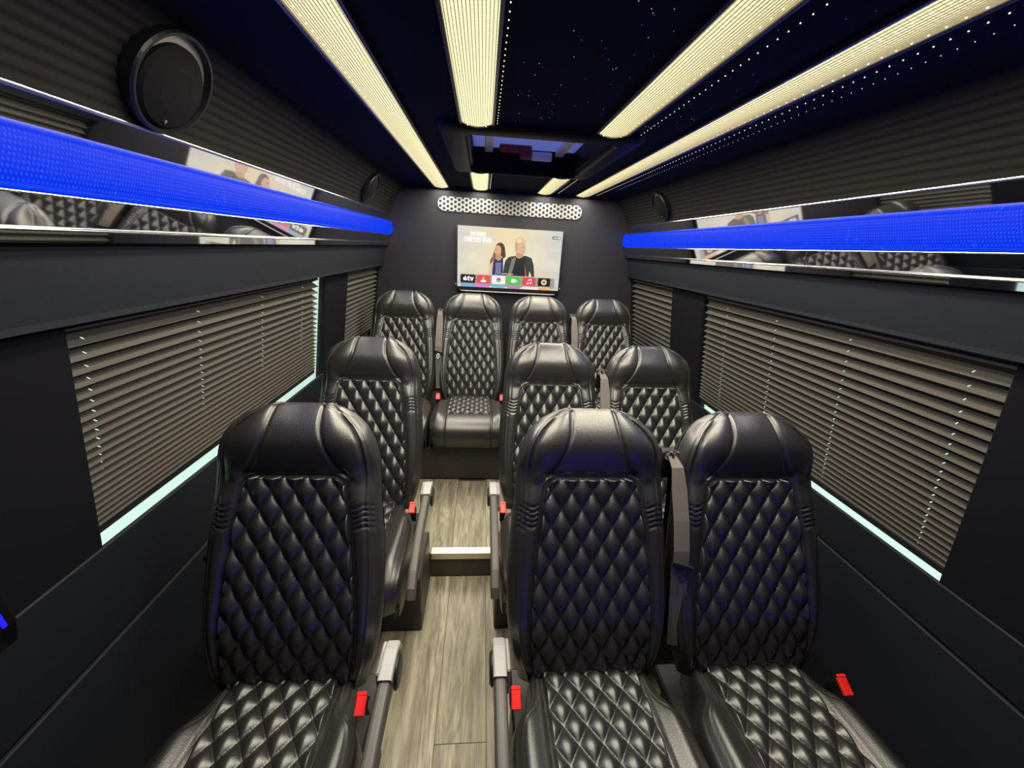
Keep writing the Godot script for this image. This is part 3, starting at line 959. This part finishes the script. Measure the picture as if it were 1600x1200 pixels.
func back_seams(x: float, s: float) -> float:
	var a := absf(x)
	var g := 0.0
	if s > 0.50:
		var f := smoothstep(0.51, 0.535, s)
		var c1 := interp([[0.50, 0.142], [0.53, 0.128], [0.56, 0.104], [0.60, 0.083], [0.65, 0.067], [0.72, 0.060]], s)
		g += groove(a - c1, 0.0042, 0.0075) * f
		# the middle panel of the headrest is a touch fuller
		var c2 := interp([[0.50, 0.170], [0.56, 0.176], [0.62, 0.166], [0.66, 0.142], [0.69, 0.112], [0.72, 0.078]], s)
		g += groove(a - c2, 0.0055, 0.009) * smoothstep(0.53, 0.60, s)
		var wing := (a - c1) / maxf(0.01, c2 - c1)
		if wing > 0.0 and wing < 1.0:
			g += 0.007 * sin(PI * wing) * f
	# piping that follows the outline
	var w := interp(BACK_W, s)
	for e in [0.019, 0.033]:
		g += groove(a - (w - e), 0.0030, 0.0042) * smoothstep(-0.03, 0.03, s) * (1.0 - smoothstep(0.69, 0.715, s))
	g += 0.003 * exp(-pow((a - (w - 0.026)) / 0.004, 2.0))
	# gathered leather at the shoulders
	var win := smoothstep(0.385, 0.40, s) * (1.0 - smoothstep(0.450, 0.468, s)) * smoothstep(-0.004, 0.010, a - panel_half(minf(s, 0.5)) - 0.006) * (1.0 - smoothstep(w - 0.016, w - 0.006, a))
	if win > 0.0:
		g += win * 0.0040 * sin(s * TAU / 0.0135 + 2.2 * sin(a * 90.0 + signf(x)) + 9.0 * a * signf(x)) - win * 0.003
	# dip under the quilted panel and crease under the headrest
	if s < 0.56:
		var ins := smoothstep(0.0, 0.006, panel_half(minf(s, PANEL_TOP)) - a) * (1.0 - smoothstep(PANEL_TOP - 0.004, PANEL_TOP + 0.003, s))
		g -= 0.009 * ins
		g += groove(a - panel_half(minf(s, PANEL_TOP)) - 0.003, 0.004, 0.006) * (1.0 - smoothstep(PANEL_TOP - 0.01, PANEL_TOP, s))
	g += groove(s - PANEL_TOP - 0.006, 0.008, 0.006) * (1.0 - smoothstep(0.12, 0.15, a))
	return g

func quilt(x: float, s: float, dw: float, dh: float) -> float:
	var p := x / dw + s / dh
	var q := x / dw - s / dh
	return pow(absf(sin(PI * p) * sin(PI * q)), 0.62)

# cushion: profile from the back edge over the top and down the front, as (z, y)
const CUSH := [Vector2(-0.05, 0.405), Vector2(0.0, 0.420), Vector2(0.06, 0.428), Vector2(0.14, 0.432), Vector2(0.24, 0.438), Vector2(0.33, 0.443), Vector2(0.39, 0.438), Vector2(0.435, 0.420), Vector2(0.462, 0.388), Vector2(0.470, 0.345), Vector2(0.462, 0.305), Vector2(0.450, 0.278)]
var cush_curve: Curve3D
func cush_at(v: float) -> Array:      # [position, normal] on the centre line
	var L := cush_curve.get_baked_length()
	var a := cush_curve.sample_baked(clampf(v, 0.0, 1.0) * L, true)
	var b := cush_curve.sample_baked(clampf(v + 0.01, 0.0, 1.0) * L, true)
	var c := cush_curve.sample_baked(clampf(v - 0.01, 0.0, 1.0) * L, true)
	var t := (b - c).normalized()
	return [a, Vector3(0, t.z, -t.y)]

func cush_width(z: float, v: float) -> float:
	var w := interp([[-0.05, 0.150], [0.02, 0.166], [0.07, 0.172], [0.10, 0.186], [0.13, 0.212], [0.17, 0.222], [0.30, 0.226], [0.42, 0.224], [0.47, 0.219]], z)
	return w - 0.008 * smoothstep(0.8, 1.0, v)

func cushion_point(x: float, v: float, lift: float) -> Vector3:
	var q := cush_at(v)
	var w := cush_width(q[0].z, v)
	var u := clampf(absf(x) / w, 0.0, 1.0)
	var h := lift - 0.030 * (1.0 - sqrt(maxf(0.0, 1.0 - pow(u, 7.0))))
	var top := 1.0 - smoothstep(0.62, 0.75, v)
	h += 0.016 * exp(-pow((absf(x) - 0.182) / 0.028, 2.0)) * top * smoothstep(0.12, 0.24, v)
	return q[0] + q[1] * h + Vector3(x, 0, 0)

func make_seat_meshes() -> void:
	cush_curve = Curve3D.new()
	for i in CUSH.size():
		var t: Vector2 = (CUSH[mini(i + 1, CUSH.size() - 1)] - CUSH[maxi(i - 1, 0)]) * 0.17
		cush_curve.add_point(Vector3(0, CUSH[i].y, CUSH[i].x), Vector3(0, -t.y, -t.x), Vector3(0, t.y, t.x))
	cush_curve.bake_interval = 0.004
	# --- backrest cover
	var b := MB.new()
	var S := func(v: float) -> float: return -0.03 + 0.75 * (0.72 * v + 0.28 * sin(v * PI * 0.5))
	b.grid(110, 160, func(u, v):
		var s: float = S.call(v)
		var a: float = (u - 0.5) * 2.0
		a = 0.6 * a + 0.4 * sin(a * PI * 0.5)
		var x: float = a * interp(BACK_W, s)
		return back_point(x, s, back_front(x, s) + back_seams(x, s) * sqrt(maxf(0.0, 1.0 - pow(absf(a), 8.0)))))
	b.grid(24, 40, func(u, v):
		var s: float = S.call(v)
		var a: float = (u - 0.5) * 2.0
		a = 0.5 * a + 0.5 * sin(a * PI * 0.5)
		var x: float = a * interp(BACK_W, s)
		var t := 0.052 * sqrt(maxf(0.0, 1.0 - pow(absf(a), 5.0)))
		if s > 0.60:
			var k := (s - 0.60) / 0.1201
			t *= sqrt(maxf(0.0, 1.0 - k * k))
		return back_point(x, s, -t), true)
	G.backrest = b.done()
	# --- quilted panel of the backrest
	b = MB.new()
	b.grid(110, 170, func(u, v):
		var s: float = lerpf(-0.03, PANEL_TOP, v)
		var hp := panel_half(s)
		var x: float = (u - 0.5) * 2.0 * hp
		var edge := minf(hp - absf(x), PANEL_TOP - s)
		var k := smoothstep(0.0, 0.007, edge)
		var h := lerpf(-0.011, 0.016 * quilt(x, s - 0.018, 0.057, 0.0945) - 0.002, k)
		return back_point(x, s, back_front(x, s) + h))
	G.back_panel = b.done()
	# --- seat cushion
	b = MB.new()
	b.grid(96, 90, func(u, v):
		var q := cush_at(v)
		var w := cush_width(q[0].z, v)
		var a: float = (u - 0.5) * 2.24
		var aa := clampf(a, -1.0, 1.0)
		var x: float = aa * w
		var g := 0.0
		g += groove(absf(x) - 0.135, 0.0045, 0.008) * smoothstep(0.04, 0.1, v)
		g += groove(absf(x) - (w - 0.014), 0.003, 0.004) + groove(absf(x) - (w - 0.026), 0.003, 0.003)
		if v < 0.60:
			g -= 0.008 * smoothstep(0.0, 0.006, 0.134 - absf(x)) * (1.0 - smoothstep(0.575, 0.60, v))
		g += groove((v - 0.600) * 0.62, 0.005, 0.006) * (1.0 - smoothstep(0.13, 0.15, absf(x)))
		var p := cushion_point(x, v, g)
		if absf(a) > 1.0:
			p.y = lerpf(p.y, 0.27, clampf((absf(a) - 1.0) / 0.12, 0.0, 1.0))
			p.x += signf(a) * 0.004 * sin(PI * clampf((absf(a) - 1.0) / 0.12, 0.0, 1.0))
		return p, true)
	G.cushion = b.done()
	b = MB.new()
	b.grid(90, 130, func(u, v):
		var vv: float = lerpf(0.02, 0.598, v)
		var x: float = (u - 0.5) * 2.0 * 0.133
		var dist: float = vv * 0.66
		var edge := minf(0.133 - absf(x), (0.598 - vv) * 0.66)
		var k := smoothstep(0.0, 0.007, edge)
		return cushion_point(x, vv, lerpf(-0.010, 0.012 * quilt(x + 0.012, dist, 0.057, 0.080) - 0.001, k)), true)
	G.cushion_panel = b.done()
	# --- hard shell behind the backrest
	b = MB.new()
	b.grid(20, 24, func(u, v):
		var s: float = lerpf(0.0, 0.60, v)
		var a: float = (u - 0.5) * 2.0
		var x: float = a * (interp(BACK_W, s) - 0.012)
		return back_point(x, s, -0.056 - 0.014 * (1.0 - pow(absf(a), 4.0)) * sin(PI * clampf(v * 0.9 + 0.1, 0, 1))), true)
	G.shell = b.done()
	# --- armrest (centred on x = 0), its rear cap and pivot
	b = MB.new()
	var rr := rounded_rect(0.0155, 0.024, 0.010, 3)
	var path := [Vector3(0, 0.471, -0.005), Vector3(0, 0.476, 0.04), Vector3(0, 0.474, 0.10), Vector3(0, 0.466, 0.18), Vector3(0, 0.453, 0.26), Vector3(0, 0.435, 0.33), Vector3(0, 0.412, 0.39), Vector3(0, 0.384, 0.435), Vector3(0, 0.361, 0.455)]
	b.sweep(path, Vector3.RIGHT, rr, [Vector2(1, 1.1), Vector2(1, 1.1), Vector2(1, 1.1), Vector2(1, 1.05), Vector2(1, 1), Vector2(1, 0.95), Vector2(1, 0.9), Vector2(1, 0.85), Vector2(0.9, 0.6)])
	G.arm = b.done()
	b = MB.new()
	b.sweep([Vector3(0, 0.456, -0.045), Vector3(0, 0.486, -0.030), Vector3(0, 0.499, 0.0), Vector3(0, 0.500, 0.035), Vector3(0, 0.496, 0.072)], Vector3.RIGHT, rounded_rect(0.0175, 0.011, 0.006, 3))
	G.arm_cap = b.done()
	b = MB.new()
	b.lathe([Vector2(0.0, -0.003), Vector2(0.034, -0.003), Vector2(0.040, 0.0), Vector2(0.040, 0.005), Vector2(0.034, 0.009), Vector2(0.0, 0.010)], 28, Vector3(0.0155, 0.452, 0.015), Vector3.RIGHT)
	G.arm_pivot_right = b.done()
	b = MB.new()
	b.lathe([Vector2(0.0, -0.003), Vector2(0.034, -0.003), Vector2(0.040, 0.0), Vector2(0.040, 0.005), Vector2(0.034, 0.009), Vector2(0.0, 0.010)], 28, Vector3(-0.0155, 0.452, 0.015), Vector3.LEFT)
	G.arm_pivot_left = b.done()
	# --- buckle: stalk body and red release button
	b = MB.new()
	b.sweep([Vector3(0, 0.36, 0.05), Vector3(0, 0.42, 0.065), Vector3(0, 0.439, 0.085)], Vector3.RIGHT, rounded_rect(0.015, 0.011, 0.004, 3), [Vector2(0.6, 0.7), Vector2(0.9, 1), Vector2(1, 1)])
	G.buckle = b.done()
	b = MB.new()
	b.box(Vector3(0, 0, 0), Vector3(0.024, 0.012, 0.040), 0.002)
	b.box(Vector3(0, 0.004, -0.023), Vector3(0.024, 0.005, 0.008), 0.001)
	G.button = b.done()
	# --- belt: guide, strap, latch
	b = MB.new()
	for k in 2:
		var ring := []
		for i in 17:
			var a := TAU * i / 16.0
			ring.append(back_point((k - 0.5) * 0.020 + 0.010 * cos(a), 0.590 + 0.012 * sin(a), 0.010 + 0.008 * cos(a)))
		b.sweep(ring, Vector3(0.3, 0.2, 1), PackedVector2Array([Vector2(-0.003, -0.002), Vector2(0.003, -0.002), Vector2(0.003, 0.002), Vector2(-0.003, 0.002)]), [], false)
	b.sweep([back_point(0, 0.52, -0.03), back_point(0, 0.585, -0.004), back_point(0, 0.605, -0.02)], Vector3.RIGHT, rounded_rect(0.020, 0.006, 0.003, 2))
	G.belt_guide = b.done()
	b = MB.new()
	var sp := [back_point(0, 0.588, 0.012), back_point(0.002, 0.56, 0.040), back_point(0.003, 0.50, 0.050), back_point(0.002, 0.42, 0.066), back_point(0.0, 0.34, 0.074), back_point(0.0, 0.300, 0.070)]
	b.sweep(sp, Vector3.RIGHT, PackedVector2Array([Vector2(-0.022, -0.0008), Vector2(0.022, -0.0008), Vector2(0.022, 0.0008), Vector2(-0.022, 0.0008)]), [Vector2(0.55, 1), Vector2(0.8, 1), Vector2(1, 1), Vector2(1, 1), Vector2(1, 1), Vector2(1, 1)])
	b.sweep([back_point(0.0, 0.296, 0.066), back_point(0.004, 0.2, 0.050), back_point(0.008, 0.06, 0.030)], Vector3(1, 0, 0.25), PackedVector2Array([Vector2(-0.022, -0.0008), Vector2(0.022, -0.0008), Vector2(0.022, 0.0008), Vector2(-0.022, 0.0008)]))
	G.strap = b.done()
	b = MB.new()
	b.sweep([back_point(-0.028, 0.308, 0.076), back_point(0.028, 0.292, 0.078)], Vector3(0, 0, 1), rounded_rect(0.004, 0.009, 0.003, 2))
	G.latch = b.done()
	b = MB.new()
	var fr := [[-0.008, 0.008, 0.288, 0.292], [-0.008, -0.004, 0.262, 0.292], [0.004, 0.008, 0.262, 0.292], [-0.008, 0.008, 0.258, 0.264]]
	for q in fr:
		b.face([back_point(q[0], q[2], 0.080), back_point(q[1], q[2], 0.080), back_point(q[1], q[3], 0.080), back_point(q[0], q[3], 0.080)])
		b.face([back_point(q[0], q[2], 0.078), back_point(q[0], q[3], 0.078), back_point(q[1], q[3], 0.078), back_point(q[1], q[2], 0.078)])
	G.tongue = b.done()

# arm: -1 / +1 / 0 armrest on that side; belt: sides with a belt; buckle: side of the red buckle
func seat(label: String, at: Vector3, arm: int, belts: Array, buckles: Array, ped: Array) -> void:
	var t := thing("passenger_seat", label, "seat", at, "black quilted passenger seats")
	var bk := part("backrest", G.backrest, M.leather, t)
	part("quilted_panel", G.back_panel, M.leather_quilt, bk, "diamond-quilted leather panel")
	part("back_shell", G.shell, M.shell_plastic, t)
	var cu := part("seat_cushion", G.cushion, M.leather, t)
	part("quilted_panel", G.cushion_panel, M.leather_quilt, cu, "diamond-quilted leather panel")
	part("seat_pan", boxes([[-0.205, 0.205, 0.245, 0.285, -0.10, 0.435]], 0.006), M.shell_plastic, t)
	if ped.size():
		part("pedestal", boxes([ped], 0.006), M.pedestal, t, "dark boxed seat base")
	if arm != 0:
		var a := part("armrest", G.arm, M.arm_plastic, t, "grey padded armrest")
		a.position.x = 0.262 if arm > 0 else -0.248
		part("armrest_cap", G.arm_cap, M.arm_cap, a, "light grey cap")
		part("pivot_disc", G.arm_pivot_right if arm > 0 else G.arm_pivot_left, M.arm_dark, a)
		var br := part("armrest_bracket", boxes([[-0.006, 0.006, 0.400, 0.492, -0.04, 0.05]], 0.004), M.arm_cap, a)
		br.position.x = -0.022 * arm
	for sd in buckles:
		var q := part("belt_buckle", G.buckle, M.buckle_black, t)
		q.position.x = 0.208 * sd
		var rb := part("release_button", G.button, M.buckle_red, q, "red release button")
		rb.position = Vector3(0, 0.447, 0.090)
		rb.rotation = Vector3(0.55, 0, 0)
	for sd in belts:
		var g := part("seat_belt", G.strap, M.webbing, t, "grey seat belt strap")
		g.position = Vector3(0.196 * sd, -0.01, -0.05) if at.x < -0.6 else Vector3(0.219 * sd, 0, 0)
		part("belt_guide", G.belt_guide, M.shell_plastic, g)
		part("latch_plate", G.latch, M.shell_plastic, g)
		part("latch_tongue", G.tongue, M.steel, g, "steel latch tongue")

func build_seats() -> void:
	var z1 := -0.74; var z2 := -1.46; var z4 := -2.49
	var p1 := [-0.20, 0.20, 0.0, 0.25, -0.05, 0.27]
	seat("black quilted leather seat in the nearest row, alone left of the aisle", Vector3(-0.667, 0, z1), 1, [-1], [1], p1)
	seat("black quilted leather seat in the nearest row, right beside the aisle", Vector3(0.1225, 0, z1), -1, [], [-1], p1)
	seat("black quilted leather seat in the nearest row, by the right window", Vector3(0.5825, 0, z1), 0, [-1], [1], p1)
	var dy := 0.02
	seat("black quilted leather seat in the middle row, alone left of the aisle", Vector3(-0.667, dy, z2), 1, [-1], [1], [-0.24, 0.262, -dy, 0.25, -0.012, 0.262])
	seat("black quilted leather seat in the middle row, right beside the aisle", Vector3(0.1225, dy, z2), -1, [], [-1], [-0.234, 0.229, -dy, 0.25, -0.012, 0.262])
	seat("black quilted leather seat in the middle row, by the right window", Vector3(0.5825, dy, z2), 0, [-1], [1], [-0.229, 0.234, -dy, 0.25, -0.012, 0.262])
	var names := ["black quilted leather seat in the rear row, by the left window", "black quilted leather seat in the rear row, second from the left window, facing the aisle", "black quilted leather seat in the rear row, second from the right window", "black quilted leather seat in the rear row, by the right window"]
	for k in 4:
		seat(names[k], Vector3(-0.718 + 0.46 * k, 0.11, z4), 0, [[-1], [-1], [], [-1]][k], [[], [-1, 1], [], []][k], [])
	var t := thing("seat_platform", "dark box platform under the rear row of seats", "platform", Vector3(0, STEP, -2.57))
	part("platform_front", boxes([[-FOOT + 0.01, FOOT - 0.01, 0.0, 0.216, 0.44, 0.47]], 0.006), M.pedestal, t)
	part("platform_deck", boxes([[-FOOT + 0.01, FOOT - 0.01, 0.17, 0.216, -0.50, 0.44]], 0.004), M.pedestal, t)

# ------------------------------------------------------------------ small things
func build_small_things() -> void:
	var t := thing("door_grab_handle", "glossy black handle with blue light at the left edge", "handle", Vector3(-0.925, 0.90, -0.47))
	var b := MB.new()
	b.sweep([Vector3(-0.08, -0.01, 0.0), Vector3(0.028, 0.0, 0.0), Vector3(0.034, 0.03, 0.0), Vector3(0.034, 0.22, 0.012), Vector3(0.034, 0.40, 0.02), Vector3(0.028, 0.42, 0.02), Vector3(-0.025, 0.425, 0.02)], Vector3(0, 0, 1), rounded_rect(0.022, 0.009, 0.006, 3))
	var m := mat("gloss_black", c8(14, 14, 16), 0.12)
	part("grip", b.done(), m, t)
	var l := MB.new()
	l.sweep([Vector3(0.0435, 0.035, -0.004), Vector3(0.0435, 0.22, 0.008), Vector3(0.0435, 0.39, 0.016)], Vector3(0, 0, 1), rounded_rect(0.003, 0.0015, 0.001, 2))
	part("blue_led", l.done(), M.door_led, t)
	# low blue light bar on the partition behind the camera: its glow shows on the front seats
	var p := thing("partition_light_bar", "low blue light bar along the foot of the front partition", "light bar", Vector3(0.40, 0.14, FRONT))
	part("back_rail", boxes([[-0.42, 0.42, -0.03, 0.03, -0.012, 0.0]], 0.003), M.strip_rail, p)
	part("blue_light_tube", boxes([[-0.40, 0.40, -0.02, 0.02, -0.022, -0.012]], 0.004), M.door_led, p)
	area_light("partition_light", Vector3(0, 0, -0.03), Vector3(0, 0, -1), Vector3(1, 0, 0), Vector2(0.8, 0.04), Color(0.06, 0.08, 1.0), 0.25, p)
